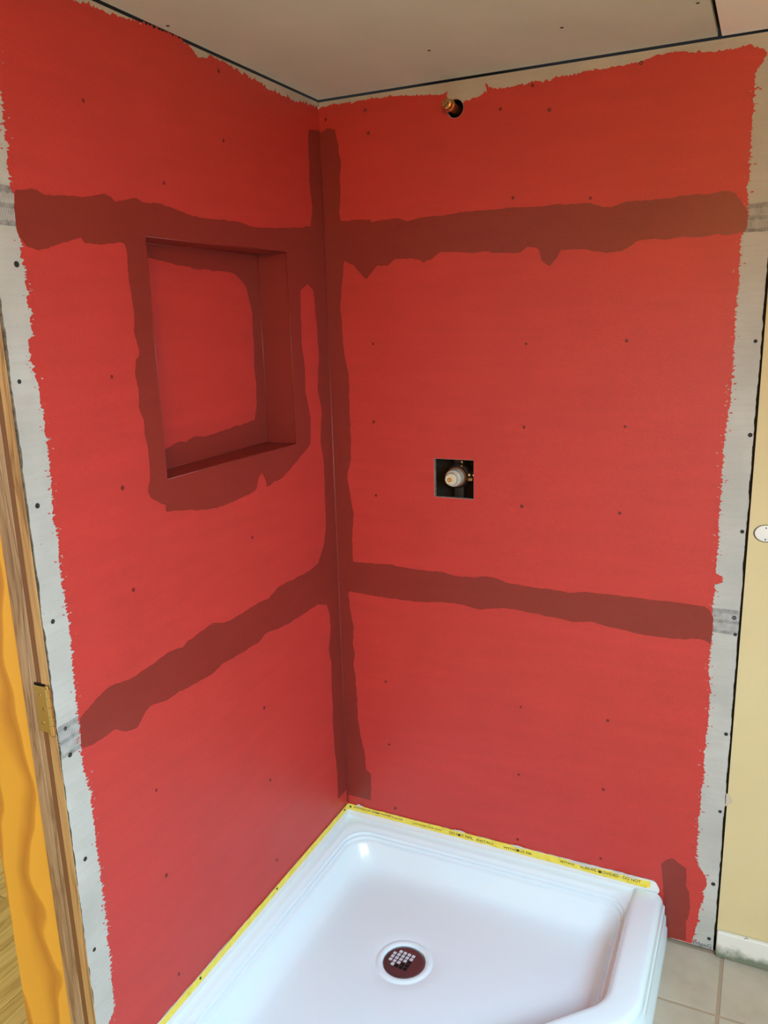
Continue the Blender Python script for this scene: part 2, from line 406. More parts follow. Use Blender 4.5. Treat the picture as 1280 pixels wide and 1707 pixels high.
BAND_LEFT = [
    (-0.001,2.128), (-0.054,2.122), (-0.061,2.108), (-0.063,2.058), (-0.065,2.001), (-0.060,1.958), (-0.056,1.936), (-0.070,1.887), (-0.208,1.872), (-0.338,1.864),
    (-0.384,1.870), (-0.495,1.867), (-0.555,1.867), (-0.612,1.873), (-0.647,1.880), (-0.699,1.877), (-0.722,1.883), (-0.748,1.875), (-0.779,1.870), (-0.786,1.876),
    (-0.805,1.882), (-0.830,1.875), (-0.859,1.867), (-0.880,1.868), (-0.906,1.867), (-0.939,1.863), (-0.956,1.869), (-0.975,1.868), (-1.000,1.862), (-1.005,1.833),
    (-1.005,1.801), (-1.000,1.788), (-0.989,1.778), (-0.965,1.775), (-0.946,1.778), (-0.925,1.786), (-0.905,1.790), (-0.869,1.802), (-0.864,1.793), (-0.828,1.792),
    (-0.766,1.799), (-0.761,1.789), (-0.761,1.762), (-0.762,1.741), (-0.759,1.708), (-0.755,1.675), (-0.761,1.642), (-0.753,1.608), (-0.752,1.594), (-0.763,1.586),
    (-0.768,1.563), (-0.764,1.529), (-0.766,1.494), (-0.754,1.469), (-0.759,1.446), (-0.753,1.416), (-0.753,1.386), (-0.755,1.350), (-0.765,1.327), (-0.757,1.311),
    (-0.735,1.299), (-0.716,1.290), (-0.716,1.277), (-0.673,1.269), (-0.614,1.257), (-0.550,1.248), (-0.517,1.246), (-0.469,1.250), (-0.408,1.252), (-0.389,1.259),
    (-0.379,1.279), (-0.362,1.291), (-0.348,1.273), (-0.345,1.254), (-0.314,1.259), (-0.272,1.263), (-0.242,1.273), (-0.157,1.313), (-0.124,1.329), (-0.117,1.401),
    (-0.135,1.472), (-0.134,1.545), (-0.144,1.598), (-0.137,1.725), (-0.099,1.744), (-0.070,1.727), (-0.060,1.628), (-0.056,1.563), (-0.071,1.478), (-0.055,1.403),
    (-0.068,1.327), (-0.056,1.274), (-0.059,1.170), (-0.060,1.082), (-0.074,1.037), (-0.113,0.990), (-0.163,0.984), (-0.242,0.985), (-0.315,0.988), (-0.367,0.973),
    (-0.434,0.975), (-0.490,0.973), (-0.550,0.973), (-0.596,0.990), (-0.621,0.986), (-0.683,0.981), (-0.706,0.972), (-0.746,0.981), (-0.781,0.976), (-0.827,0.971),
    (-0.872,0.969), (-0.906,0.977), (-0.935,0.974), (-0.958,0.967), (-0.987,0.955), (-1.001,0.948), (-1.005,0.893), (-0.982,0.884), (-0.948,0.884), (-0.919,0.886),
    (-0.892,0.867), (-0.862,0.861), (-0.844,0.876), (-0.820,0.889), (-0.773,0.878), (-0.724,0.879), (-0.667,0.875), (-0.611,0.871), (-0.568,0.880), (-0.501,0.876),
    (-0.427,0.875), (-0.388,0.887), (-0.286,0.874), (-0.196,0.873), (-0.123,0.876), (-0.076,0.857), (-0.062,0.823), (-0.058,0.782), (-0.075,0.716), (-0.064,0.672),
    (-0.069,0.613), (-0.069,0.536), (-0.071,0.461), (-0.067,0.380), (-0.058,0.306), (-0.062,0.222)]
NICHE_RED = [
    (-0.528,1.779), (-0.459,1.772), (-0.369,1.769), (-0.314,1.770), (-0.274,1.754), (-0.251,1.735), (-0.246,1.711), (-0.232,1.673), (-0.239,1.635), (-0.237,1.601),
    (-0.239,1.537), (-0.236,1.492), (-0.242,1.436), (-0.254,1.407), (-0.315,1.404), (-0.359,1.399), (-0.444,1.393), (-0.501,1.397), (-0.532,1.391), (-0.555,1.395),
    (-0.603,1.385)]
DIMPLES_BACK = [
    (0.555,1.581), (0.795,1.585), (0.552,1.375), (0.799,1.384), (0.549,1.170), (0.795,1.171), (0.137,1.586), (0.132,1.377), (0.132,1.171), (0.145,0.610),
    (0.553,0.607), (0.786,0.612), (0.151,0.407), (0.550,0.400), (0.782,0.409), (0.549,0.193), (0.782,0.198), (0.165,0.195), (0.562,2.161), (0.518,1.922),
    (0.701,1.906), (0.134,2.161), (0.141,2.107), (0.020,2.153), (0.602,2.104), (0.486,2.120)]
SCREWS_BACK = [
    (1.069,1.580), (1.073,1.373), (1.072,1.148), (1.074,0.894), (1.069,0.936), (1.071,0.632), (1.071,0.417), (1.068,0.205), (1.068,0.039), (0.801,2.173)]
DIMPLES_LEFT = [
    (-0.831,1.559), (-0.833,1.349), (-0.832,1.144), (-0.420,1.145), (-0.417,0.695), (-0.412,0.487), (-0.826,0.699), (-0.822,0.490), (-0.406,0.243), (-0.814,0.229),
    (-0.831,2.028), (-0.428,2.169), (-0.428,2.032), (-0.636,1.920)]
SCREWS_LEFT = [
    (-1.038,1.566), (-1.034,1.358), (-1.033,1.150), (-1.036,0.946), (-1.033,0.892), (-1.029,0.672), (-1.035,0.475), (-1.014,1.750)]
TORN = [
    (1.082,0.472), (1.091,0.466), (1.099,0.451), (1.086,0.438), (1.082,0.435)]


# ------------------------------------------------------------------ shell dimensions
ZC = 2.200                    # ceiling
XR, YL = 1.0800, -1.0530      # free edges of the cement board
SE = (0.9240, 1.8382)         # board joints
NY0, NY1, NZ0, NZ1, ND = -0.706, -0.194, 1.340, 1.817, 0.085   # niche
PH = (0.3735, 2.1355, 0.0208) # shower-arm hole
VH = (0.308, 0.4185, 1.1795, 1.2835)                           # valve hole
RX, RY = 1.90, -3.00          # room extent

# ================================================================== WALL LEFT
wl = empty('wall_left', (0, 0, 0), 'left shower wall of grey cement board painted red with a square niche', 'wall', 'structure')
px = PLX(0.0)
TB = 0.0127
zr = [(0.0075, SE[0]-.0015), (SE[0]+.0015, SE[1]-.0015), (SE[1]+.0015, 2.1955)]
edgeL = lambda z0, z1, s: rough([(YL, z1), (YL, z0)], .0016, s, .006)
for i, (z0, z1) in enumerate(zr):
    lp = [(-.0005, z0), (-.0005, z1)] + edgeL(z0, z1, 10+i)
    loops = [lp]
    if i == 1: loops.append(rect(NY0, NY1, NZ0, NZ1))
    b = sheet('backer_board', loops, px, TB, M_board, wl)
    b.data.materials.append(M_core)
    for p in b.data.polygons:
        if p.normal.y < -.5: p.material_index = 1

box('stud', (-.100, -TB-.0006, YL+.030, YL+.070, 0, 2.196), M_cav, wl)
# niche box: four sides and a back, all under the dark membrane
n0y, n1y, n0z, n1z = NY0, NY1, NZ0, NZ1
NY0, NY1, NZ0, NZ1 = NY0+.0012, NY1-.0012, NZ0+.0012, NZ1-.0012
nv = [(0.0011, NY0, NZ0), (0.0011, NY1, NZ0), (0.0011, NY1, NZ1), (0.0011, NY0, NZ1)]
iv = [(-ND, NY0, NZ0), (-ND, NY1, NZ0), (-ND, NY1, NZ1), (-ND, NY0, NZ1)]
ov = [(-.0128, NY0-.012, NZ0-.012), (-.0128, NY1+.012, NZ0-.012), (-.0128, NY1+.012, NZ1+.012), (-.0128, NY0-.012, NZ1+.012)]
qv = [(-ND-.012, p[1], p[2]) for p in ov]
f = []
for k in range(4):
    a, b2 = k, (k+1) % 4
    f.append((a, a+4, b2+4, b2)); f.append((a+8, b2+8, b2+12, a+12))
    f.append((a, b2, b2+8, a+8))
f += [(4, 5, 6, 7), (15, 14, 13, 12)]
nb = pydata('niche', nv+iv+ov+qv, f, M_dark, wl)
for p in nb.data.polygons: pass
nb['label'] = 'square recessed niche coated in dark red'
npl = PLX(-ND+.0007)
nr = rough(NICHE_RED, .0022, 31)
sheet('red_patch', [[(NY0+.012, 1.378)] + [(NY0+.012, 1.787)] + [(-.63, 1.789)] + nr + [(-.66, 1.383)]], npl, .0006, M_red, nb)
bm = bmesh.new()      # membrane fillets along the niche edges
for (p0, p1) in [(iv[1], iv[2]), (iv[0], iv[1]), (iv[2], iv[3]), (iv[0], iv[3])]:
    d = Vector(p1)-Vector(p0); lathe_into(bm, [(.0016, 0), (.0016, d.length)], Vector(p0), d, 8)
frombm('corner_bead', bm, M_dark, nb, True)
bm = bmesh.new()
for (p0, p1) in [(nv[1], nv[2]), (nv[0], nv[1]), (nv[2], nv[3]), (nv[0], nv[3])]:
    d = Vector(p1)-Vector(p0); lathe_into(bm, [(.0013, 0), (.0013, d.length)], Vector(p0)-Vector((.0009, 0, 0)), d, 8)
frombm('edge_bead', bm, M_dark, nb, True)

NY0, NY1, NZ0, NZ1 = n0y, n1y, n0z, n1z
# red membrane over the boards
topL = rough([(-1.004, 2.186), (-.93, 2.186)] + LEFT_TOP + [(0, 2.176)], .0028, 41, .0035, .9, (0, 1), .006)
sideL = rough([(-1.004, 2.186)] + LEFT_SIDE + [(-1.012, .22), (-1.016, .012)], .0016, 42, .0022, .9, (1, 0), .0075)
outer = topL + [(-.0004, 2.176), (-.0004, .1715)] + rough([(-.004, .1715), (-.945, .1715)], .0012, 43) + [(-.949, .012)] + list(reversed(sideL))
sp = [p for p in sideL if p[1] < 2.1]
loops = [outer, rect(NY0, NY1, NZ0, NZ1)] + flecks(sp, 60, 44, .0025, -.007) + flecks(sp, 70, 45, .003, .008, (.001, .0030))
sheet('red_membrane', loops, PLX(.0006), .0006, M_red, wl)
bl = rough(BAND_LEFT, .0017, 51, .004, .5)
bl = [(-.0004, BAND_LEFT[0][1])] + bl + [(-.0004, BAND_LEFT[-1][1])]
db = sheet('seam_band', [bl, rect(NY0, NY1, NZ0, NZ1)], PLX(.0011), .0005, M_dark, wl)
db['label'] = 'dark reddish brown second coat over the joints and around the niche'

# fibreglass joint tape still showing past the paint
def joint_tape(wall, plane, a0, a1, z, hw, seed):
    rng = random.Random(seed)
    t = sheet('joint_tape', [[(a0, z-hw)] + rough([(a0, z-hw), (a1, z-hw)], .001, seed) + rough([(a1, z+hw), (a0, z+hw)], .001, seed+1)], lambda a, b, d=0: plane(a, b, d+.0003), .0003, M_tape, wall)
    loops = []
    x = a0+.002
    while x < a1-.001:
        if rng.random() < 1.1:
            loops.append(rect(x, x+.0008, z+.004, z+hw*rng.uniform(.62, .70)))
        if rng.random() < 1.1:
            loops.append(rect(x, x+.0008, z-hw*rng.uniform(.70, .80), z-.004))
        x += .0031
    sheet('mesh_strand', loops, lambda a, b, d=0: plane(a, b, d+.0005), .0002, M_strand, t)
    return t
joint_tape(wl, PLX(0), YL+.001, -.985, SE[1], .030, 61)
joint_tape(wl, PLX(0), YL+.001, -1.000, SE[0], .032, 63)

# screw heads and painted-over dimples share one small mesh per wall
def head_mesh(name, plane_dir, r):
    bm = bmesh.new()
    lathe_into(bm, [(r, 0), (r*.96, .0006), (r*.72, .0009), (r*.4, .0004)], (0, 0, 0), plane_dir, 10)
    bmesh.ops.recalc_face_normals(bm, faces=bm.faces)
    me = bpy.data.meshes.new(name); bm.to_mesh(me); bm.free(); return me
def heads(wall, pts, place, dirv, r, m, name, off):
    me = head_mesh(name, dirv, r); me.materials.append(m)
    for i, p in enumerate(pts):
        o = bpy.data.objects.new(name, me); COL.objects.link(o)
        o.parent = wall; o.location = place(p[0], p[1], off)
        k = .85 + .3*((i*37) % 10)/10
        o.scale = (k, k, k)
heads(wl, DIMPLES_LEFT, PLX(0), (1, 0, 0), .0044, M_spot, 'screw_dimple', .0005)
heads(wl, SCREWS_LEFT, PLX(0), (1, 0, 0), .0046, M_screw, 'screw', .0000)

# ================================================================== WALL BACK
wb = empty('wall_back', (0, 0, 0), 'rear shower wall of grey cement board painted red around pipe and valve', 'wall', 'structure')
py = PLY(0.0)
for i, (z0, z1) in enumerate(zr):
    lp = [(.0008, z0), (.0008, z1)] + rough([(XR, z1), (XR, z0)], .0013, 20+i, .005)
    loops = [lp]
    if i == 1: loops.append(rect(VH[0], VH[1], VH[2], VH[3]))
    if i == 2: loops.append(circ(*PH))
    b = sheet('backer_board', loops, py, TB, M_board, wb)
    b.data.materials.append(M_core)
    for p in b.data.polygons:
        if abs(p.normal.y) < .5: p.material_index = 1

a = [math.radians(t) for t in range(128, 391, 8)]
arc = [(PH[0]+.0217*math.cos(t), PH[1]+.0217*math.sin(t)) for t in a]
top1 = rough([(.0004, 2.182), (.05, 2.186)] + BACK_TOP, .0020, 71, .0035, .9, (0, 1), .004)
top2 = rough(BACK_TOP2, .0020, 72, .0035, .8, (0, 1), .004)
sideR = rough([BACK_TOP2[-1]] + BACK_RIGHT + [(1.026, .010)], .0013, 73, .0022, .9, (1, 0), .0060)
outer = top1 + arc + top2 + sideR + rough([(1.026, .010), (.925, .010)], .0008, 74) + [(.925, .1715)] + rough([(.92, .1715), (.006, .1715)], .0013, 75) + [(.0004, .1715)]
sp = [p for p in sideR if p[1] < 2.1]
loops = [outer, rect(VH[0]-.0006, VH[1]+.0006, VH[2]-.0006, VH[3]+.0006)] + flecks(sp, 52, 76, .0025, .007) + flecks(sp, 64, 77, .003, -.008, (.001, .0030))
sheet('red_membrane', loops, PLY(.0006), .0006, M_red, wb)
bb = [(.0004, BAND_BACK[0][1])] + rough(BAND_BACK, .0017, 81, .004, .5) + [(.0004, BAND_BACK[-1][1])]
db = sheet('seam_band', [bb], PLY(.0011), .0005, M_dark, wb)
db['label'] = 'dark reddish brown second coat over the joints and corner'
sheet('seam_band', [rough(PATCH_BACK, .0012, 82, .004, .4)], PLY(.0011), .0005, M_dark, wb)
bm = bmesh.new(); lathe_into(bm, [(.0022, 0), (.0022, 1.86)], (.0012, -.0012, .176), (0, 0, 1), 10)
frombm('corner_bead', bm, M_dark, wb, True)
joint_tape(wb, PLY(0), 1.000, XR-.001, SE[1], .029, 65)
joint_tape(wb, PLY(0), 1.000, XR-.001, SE[0], .031, 67)
heads(wb, DIMPLES_BACK, PLY(0), (0, -1, 0), .0044, M_spot, 'screw_dimple', .0005)
heads(wb, SCREWS_BACK, PLY(0), (0, -1, 0), .0048, M_screw, 'screw', .0000)
# dark stud cavity behind the two openings
def cavity(parent, x0, x1, z0, z1, y0, y1):
    v_ = [(x, y, z) for y in (y0, y1) for (x, z) in ((x0, z0), (x1, z0), (x1, z1), (x0, z1))]
    f_ = [(4, 5, 6, 7)] + [(k, (k+1) % 4, (k+1) % 4+4, k+4) for k in range(4)]
    pydata('stud_cavity', v_, f_, M_cav, parent)
cavity(wb, .20, .56, 1.05, 1.42, TB+.0005, .102)
cavity(wb, .26, .50, 2.02, 2.195, TB+.0005, .102)
box('sill_plate', (0, 1.85, TB+.0006, .100, -.05, .045), M_cav, wb)
box('stud', (1.030, 1.130, TB+.0006, .100, .0, 2.196), M_cav, wb)
# printed board lettering
def text_mesh(body, size, bold=0.0):
    cu = bpy.data.curves.new('txt', 'FONT'); cu.body = body; cu.size = size; cu.offset = bold; cu.resolution_u = 3
    o = bpy.data.objects.new('txt', cu); COL.objects.link(o)
    dg = bpy.context.evaluated_depsgraph_get(); dg.update()
    me = bpy.data.meshes.new_from_object(o.evaluated_get(dg))
    bpy.data.objects.remove(o); bpy.data.curves.remove(cu)
    me.materials.clear()
    return me
def text_on_back(name, body, size, x, z, y, m, parent, bold=0.0, width=None):
    me = text_mesh(body, size, bold)
    w0 = max(p.co.x for p in me.vertices)
    kx = (width/w0) if width else 1.0
    me.transform(Matrix(((kx, 0, 0, x), (0, 0, -1, y), (0, 1, 0, z), (0, 0, 0, 1))))
    return link(name, me, m, parent)
text_on_back('printed_lettering', 'EdgeG', .0175, 1.0285, .0105, -.0009, M_inkgrey, wb, 0, .047)

# ================================================================== YELLOW WALL, BASEBOARD, COVER
wr = empty('wall_right', (1.0855, 0, 0), 'yellow painted plaster wall beside the grey board edge', 'wall', 'structure')
sheet('plaster_panel', [[(1.0855, .002), (1.0855, 2.1955), (RX, 2.1955), (RX, .002)]], PLY(-.0005), .0125, M_yellow, wr)
sheet('torn_paper', [rough(TORN + [TORN[0]], .0006, 91, .004)[:-1]], PLY(.0002), .0006, mat('torn_grey_paper', (.52, .44, .33, 1), .9), wr)
heads(wr, [(1.0895, .861)], PLY(0), (0, -1, 0), .0042, M_screw, 'screw', -.0004)
bs = tag(box('baseboard_right', (1.0865, RX, -.013, -.0006, .001, .0765), M_white, None, .003), 'scuffed white baseboard with mildew along its lower edge', 'baseboard', None, 'structure')
cp = empty('cover_plate', (1.1215, -.0005, 1.148), 'small white oval cover plate with two screw holes on yellow wall', 'cover plate')
bm = bmesh.new(); lathe_into(bm, [(.0190, 0), (.0195, .0012), (.0188, .0026), (.0165, .0032), (.0, .0034)], (1.1215, -.0006, 1.148), (0, -1, 0), 36)
for p in bm.verts: p.co.x = 1.1215 + (p.co.x-1.1215)*1.22
frombm('plate', bm, mat('white_enamel', (.80, .78, .72, 1), .4), cp, True)
for dz in (.0135, -.0135):
    lathe('screw_hole', [(.0017, 0), (.0017, .0006)], (1.1215, -.0036, 1.148+dz), (0, -1, 0), M_screw, cp, 10)
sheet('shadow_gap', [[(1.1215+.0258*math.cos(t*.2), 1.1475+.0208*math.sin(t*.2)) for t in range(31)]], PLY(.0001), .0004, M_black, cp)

# ================================================================== CEILING
ce = empty('ceiling', (0, 0, ZC), 'grey board ceiling over the shower beside pinkish white plaster', 'ceiling', 'structure')
cpn = bmesh.new(); bbox(cpn, .004, .9535, -1.06, -.006, ZC, ZC+.0127)
cb = frombm('ceiling_panel', cpn, M_ceil, ce); cb['label'] = 'plain grey cement board panel'
for q in ((.68, -.223), (.399, -.227), (.932, -.226), (.023, -.614)):
    lathe('screw', [(.0035, 0), (.0032, .0008)], (q[0], q[1], ZC+.0001), (0, 0, -1), M_screw, ce, 10)
box('plaster', (.9615, RX, RY, -.003, ZC, ZC+.0127), M_pink, ce)
box('plaster', (0, .9605, RY, -1.064, ZC, ZC+.0127), M_pink, ce)
box('lath_backing', (-.16, RX+.1, RY-.1, .11, ZC+.0135, ZC+.05), M_black, ce)

# ================================================================== FLOOR (tiles) 
fl = empty('floor', (0, 0, 0), 'beige square ceramic tile floor with tan grout around the shower pan', 'floor', 'structure')
box('grout_bed', (-.10, RX, RY, .013, -.05, -.0022), M_grout, fl)
TS, GR = .305, .0085
tm = None
for i in range(-4, 5):
    for j in range(-10, 2):
        x0 = 1.103 + i*TS + GR/2; x1 = x0 + TS-GR
        y0 = -.207 + j*TS + GR/2 - .0; y1 = y0 + TS-GR
        if x1 < .02 or x0 > RX-.01 or y1 < RY or y0 > -.02: continue
        if x1 < .92 and y1 < 0.35 and y0 > -.95 and (x1 - y0) < 1.36: continue     # wholly under the pan
        cx0, cx1, cy0, cy1 = max(x0, .001), min(x1, RX-.001), max(y0, RY+.001), min(y1, -.0045)
        full = (cx0 == x0 and cx1 == x1 and cy0 == y0 and cy1 == y1)
        if full and tm is not None:
            o = bpy.data.objects.new('tile', tm); COL.objects.link(o)
            o.location = (x0, y0, 0); o.parent = fl
        else:
            bm = bmesh.new(); bbox(bm, cx0, cx1, cy0, cy1, -.009, 0, .0012)
            o = frombm('tile', bm, M_tile, fl, False, (x0, y0, 0))
            if full: tm = o.data

# ================================================================== DOORWAY with pine jamb and brass hinge
JY = -1.0560
do = empty('door_1', (0, JY, 0), 'pine door jamb with brass hinge at the free edge of left wall', 'door frame', 'structure')
box('jamb_edge', (-.0160, .0035, JY, JY+.0018, .001, 2.06), M_jamb, do, .0006)
box('jamb_groove', (-.0290, -.0160, JY+.0012, JY+.0018, .001, 2.06), M_stopd, do)
bm = bmesh.new()
for (x0, x1, dy) in ((-.0385, -.0290, .0002), (-.0465, -.0390, -.0012), (-.063, -.0470, -.0020)):
    bbox(bm, x0, x1, JY+dy, JY+.0018, .001, 2.06, .0007)
frombm('door_stop', bm, M_stop, do)
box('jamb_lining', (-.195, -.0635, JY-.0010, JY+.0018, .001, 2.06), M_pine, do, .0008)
box('jamb_core', (-.194, -.0150, JY+.0019, JY+.030, .001, 2.06), M_stopd, do)
hg = empty('hinge', (-.012, JY, .99), '', ''); del hg['label']; del hg['category']
hg.parent = do; hg.location = (-.012, 0, .99); do.rotation_euler = (0, -.0054, 0)
hg['label'] = 'brass butt hinge leaf left on the jamb'
box('leaf', (-.0330, -.0065, JY-.0020, JY+.001, .945, 1.034), M_bright, hg, .0008)
box('recess', (-.0335, -.0060, JY-.0008, JY+.001, 1.0345, 1.039), M_black, hg)
for k in range(5):
    z0 = .9455 + k*.0180
    lathe('knuckle', [(.0046, 0), (.0052, .0006), (.0052, .0168), (.0046, .0174)], (.0030, JY-.0050, z0), (0, 0, 1), M_bright, hg, 16)
lathe('pin', [(.0026, 0), (.0026, .094), (.0040, .0945), (.0036, .098)], (.0030, JY-.0050, .942), (0, 0, 1), M_brass, hg, 14)
for k, z in enumerate((.962, .990, 1.017)):
    lathe('hinge_screw', [(.0034, 0), (.003, .0007), (.0015, .0005)], (-.022 + (.006 if k == 1 else 0), JY-.0020, z), (0, -1, 0), M_brass, hg, 12)

# ================================================================== SHOWER PAN (neo-angle)
pan = empty('shower_pan', (.45, -.45, 0), 'white acrylic corner shower pan with ribbed sides and clipped front corner', 'shower pan')
def off_poly(dw, dc):
    """neo-angle outline moved inward: dw from the two walls, dc from the three kerbs"""
    xs, k = .878, 1.290
    e = .0022
    x1 = xs-dc; kk = k-dc*math.sqrt(2); w0 = e+dw
    return [(w0, -w0), (x1, -w0), (x1, -(kk-x1)), (kk-x1, -x1), (w0, -x1)]
def fillet(poly, rad, seg=9):
    n = len(poly); out = []
    for i in range(n):
        p = Vector(poly[i]); a_ = Vector(poly[i-1])-p; b_ = Vector(poly[(i+1) % n])-p
        la, lb = a_.length, b_.length; a_.normalize(); b_.normalize()
        ang = a_.angle(b_); r = rad[i]
        t = min(r/math.tan(ang/2), la*.47, lb*.47); r = t*math.tan(ang/2)
        c_ = p + (a_+b_).normalized()*(r/math.sin(ang/2))
        s0 = p+a_*t-c_; s1 = p+b_*t-c_
        th0 = math.atan2(s0.y, s0.x); d = s0.angle_signed(s1)
        d = -d
        for k in range(seg+1):
            th = th0 + d*k/seg
            out.append((c_.x+r*math.cos(th), c_.y+r*math.sin(th)))
    return out
def dens(loop, nseg=6, seg=9):
    out = []; n = len(loop)
    for i in range(n):
        out.append(loop[i])
        if i % (seg+1) == seg:
            a_, b_ = loop[i], loop[(i+1) % n]
            for k in range(1, nseg): out.append((a_[0]+(b_[0]-a_[0])*k/nseg, a_[1]+(b_[1]-a_[1])*k/nseg))
    return out
# (dw, dc, z_wall, z_kerb, radius wall/wall corner, radius wall/kerb, radius diagonal)
rings = [
 (0, -.0880, .0005, .0005, .004, .010, .16), (0, -.0865, .045, .045, .004, .010, .16),
 (0, -.0830, .048, .048, .004, .010, .16), (0, -.0820, .080, .080, .004, .012, .16),
 (0, -.0785, .083, .083, .004, .012, .16), (0, -.0775, .110, .110, .004, .014, .16),
 (0, -.0735, .113, .113, .004, .016, .15), (0, -.0720, .128, .128, .004, .022, .15),
 (0, -.0685, .134, .1365, .004, .024, .15), (0, -.0630, .134, .1400, .004, .022, .14),
 (0, -.0540, .134, .1415, .004, .012, .14), (0, -.0100, .134, .1400, .004, .006, .11),
 (0, -.0030, .134, .1392, .004, .004, .10), (.0002, .0020, .1335, .1365, .004, .004, .10),
 (.0010, .0050, .1328, .1325, .006, .006, .10),
 (.0200, .0065, .1300, .1300, .030, .020, .10), (.0270, .0090, .1255, .1255, .055, .045, .10),
 (.0300, .0110, .1180, .1180, .066, .056, .10), (.0345, .0145, .1165, .1165, .068, .058, .10),
 (.0365, .0160, .1085, .1085, .068, .058, .10), (.0410, .0195, .1070, .1070, .068, .058, .10),
 (.0430, .0210, .0985, .0985, .068, .058, .10), (.0480, .0245, .0965, .0965, .068, .058, .10),
 (.0510, .0265, .0880, .0880, .068, .060, .10), (.0600, .0310, .0700, .0700, .070, .062, .10),
 (.0720, .0370, .0480, .0480, .072, .066, .10), (.0850, .0450, .0330, .0330, .076, .068, .10),
 (.1020, .0600, .0250, .0250, .080, .070, .11), (.1280, .0880, .0225, .0225, .085, .076, .12)]
bm = bmesh.new(); RV = []
for (dw, dc, zw, zk, ra, rb, rd) in rings:
    lp = dens(fillet(off_poly(dw, dc), [ra, rb, rd, rd, rb]))
    ring = []
    for q in lp:
        onwall = min(q[0], -q[1]) - .0022 - dw
        t = min(1, max(0, onwall/.004))
        ring.append(bm.verts.new((q[0], q[1], zw*(1-t)+zk*t)))
    RV.append(ring)
DC = Vector((.3525, -.3695)); n = len(RV[0])
lastxy = [Vector((p.co.x, p.co.y)) for p in RV[-1]]
DR = [(.0790, .0176), (.0765, .0168), (.0735, .0175), (.0700, .0204), (.0650, .0210), (.0600, .0198), (.0565, .0172), (.0560, .008)]
for t in (.35, .7, .9):
    RV.append([bm.verts.new((*(p.lerp(DC + (p-DC).normalized()*.085, t)), (.0225*(1-t)+.0180*t))) for p in lastxy])
for (r, z) in DR:
    RV.append([bm.verts.new((*(DC + (p-DC).normalized()*r), z)) for p in lastxy])
for i in range(len(RV)-1):
    for k in range(n):
        a_, b_, c_, d_ = RV[i][k], RV[i][(k+1) % n], RV[i+1][(k+1) % n], RV[i+1][k]
        try: bm.faces.new((a_, b_, c_, d_))
        except ValueError: pass
bm.faces.new(RV[-1])
bmesh.ops.dissolve_degenerate(bm, dist=1e-5, edges=bm.edges)
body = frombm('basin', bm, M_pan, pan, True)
md = body.modifiers.new('split', 'EDGE_SPLIT'); md.split_angle = R(50)
# upstand flange against the two walls
fa = sheet('flange', [rough([(.930, .133), (.938, .140), (.938, .150), (.928, .168)], .0004, 101) + rough([(.92, .1705), (.003, .1715)], .0009, 102) + [(.003, .133)]], PLY(.0030), .0016, M_flange, pan)
fb = sheet('flange', [[(-.003, .133)] + rough([(-.003, .1715), (-.92, .1705)], .0009, 103) + [(-.938, .150), (-.938, .140), (-.930, .133)]], PLX(.0030), .0016, M_flange, pan)
# yellow printed tape on the flange
ta = sheet('warning_tape', [rough([(.004, .1535), (.45, .1515), (.905, .1455)], .0005, 111) + [(.914, .151)] + rough([(.915, .167), (.45, .1725), (.004, .1735)], .0011, 112)], PLY(.0040), .0008, M_ytape, pan)
tb = sheet('warning_tape', [rough([(-.006, .1735), (-.45, .1730), (-.915, .1700)], .0011, 113) + rough([(-.915, .151), (-.45, .1535), (-.006, .1545)], .0005, 114)], PLX(.0040), .0008, M_ytape, pan)
ta['label'] = 'yellow tape printed with black capital letters'
def tape_text(body, x0, x1, z, size, m=M_ink):
    text_on_back('lettering', body, size, x0, z, -.0042, m, ta, .0001, x1-x0)
tape_text('WITHOUT REMOVING', .022, .152, .1625, .0085)
tape_text('FLANGE', .155, .190, .1610, .0075)
tape_text('LOCATED FOR NAIL', .225, .318, .1600, .0062)
tape_text('DO NOT NAIL', .342, .416, .1580, .0115)
tape_text('INSTALL', .426, .480, .1575, .0095)
tape_text('WITHOUT FIR', .508, .592, .1560, .0095)
tape_text('SETTING', .672, .712, .1575, .0085)
tape_text('SCREWS PROVIDED - DO NOT', .728, .890, .1555, .0125)
for q in ((.373, .161), (.551, .160), (.782, .158), (.012, .164)):
    lathe('screw', [(.0036, 0), (.0032, .0010), (.0014, .0006)], (q[0], -.0040, q[1]), (0, -1, 0), M_screw, pan, 12)
for q in ((-.419, .165), (-.030, .166), (-.75, .164)):
    lathe('screw', [(.0034, 0), (.003, .0010), (.0014, .0006)], (.0040, q[0], q[1]), (1, 0, 0), M_screw, pan, 12)
# smears of caulk over the tape edge
rng = random.Random(7)
for (xc, zc, wd) in ((.373, .174, .040), (.552, .172, .045), (.735, .167, .075), (.835, .170, .045), (.870, .167, .03), (.045, .175, .025)):
    pts = [(xc + wd*.5*math.cos(t*.42)*(1+.3*rng.uniform(-1, 1)), zc + .0038*math.sin(t*.42)*(1+.5*rng.uniform(-1, 1))) for t in range(15)]
    sheet('caulk_smear', [pts], PLY(.0046), .0006, M_smear, pan)
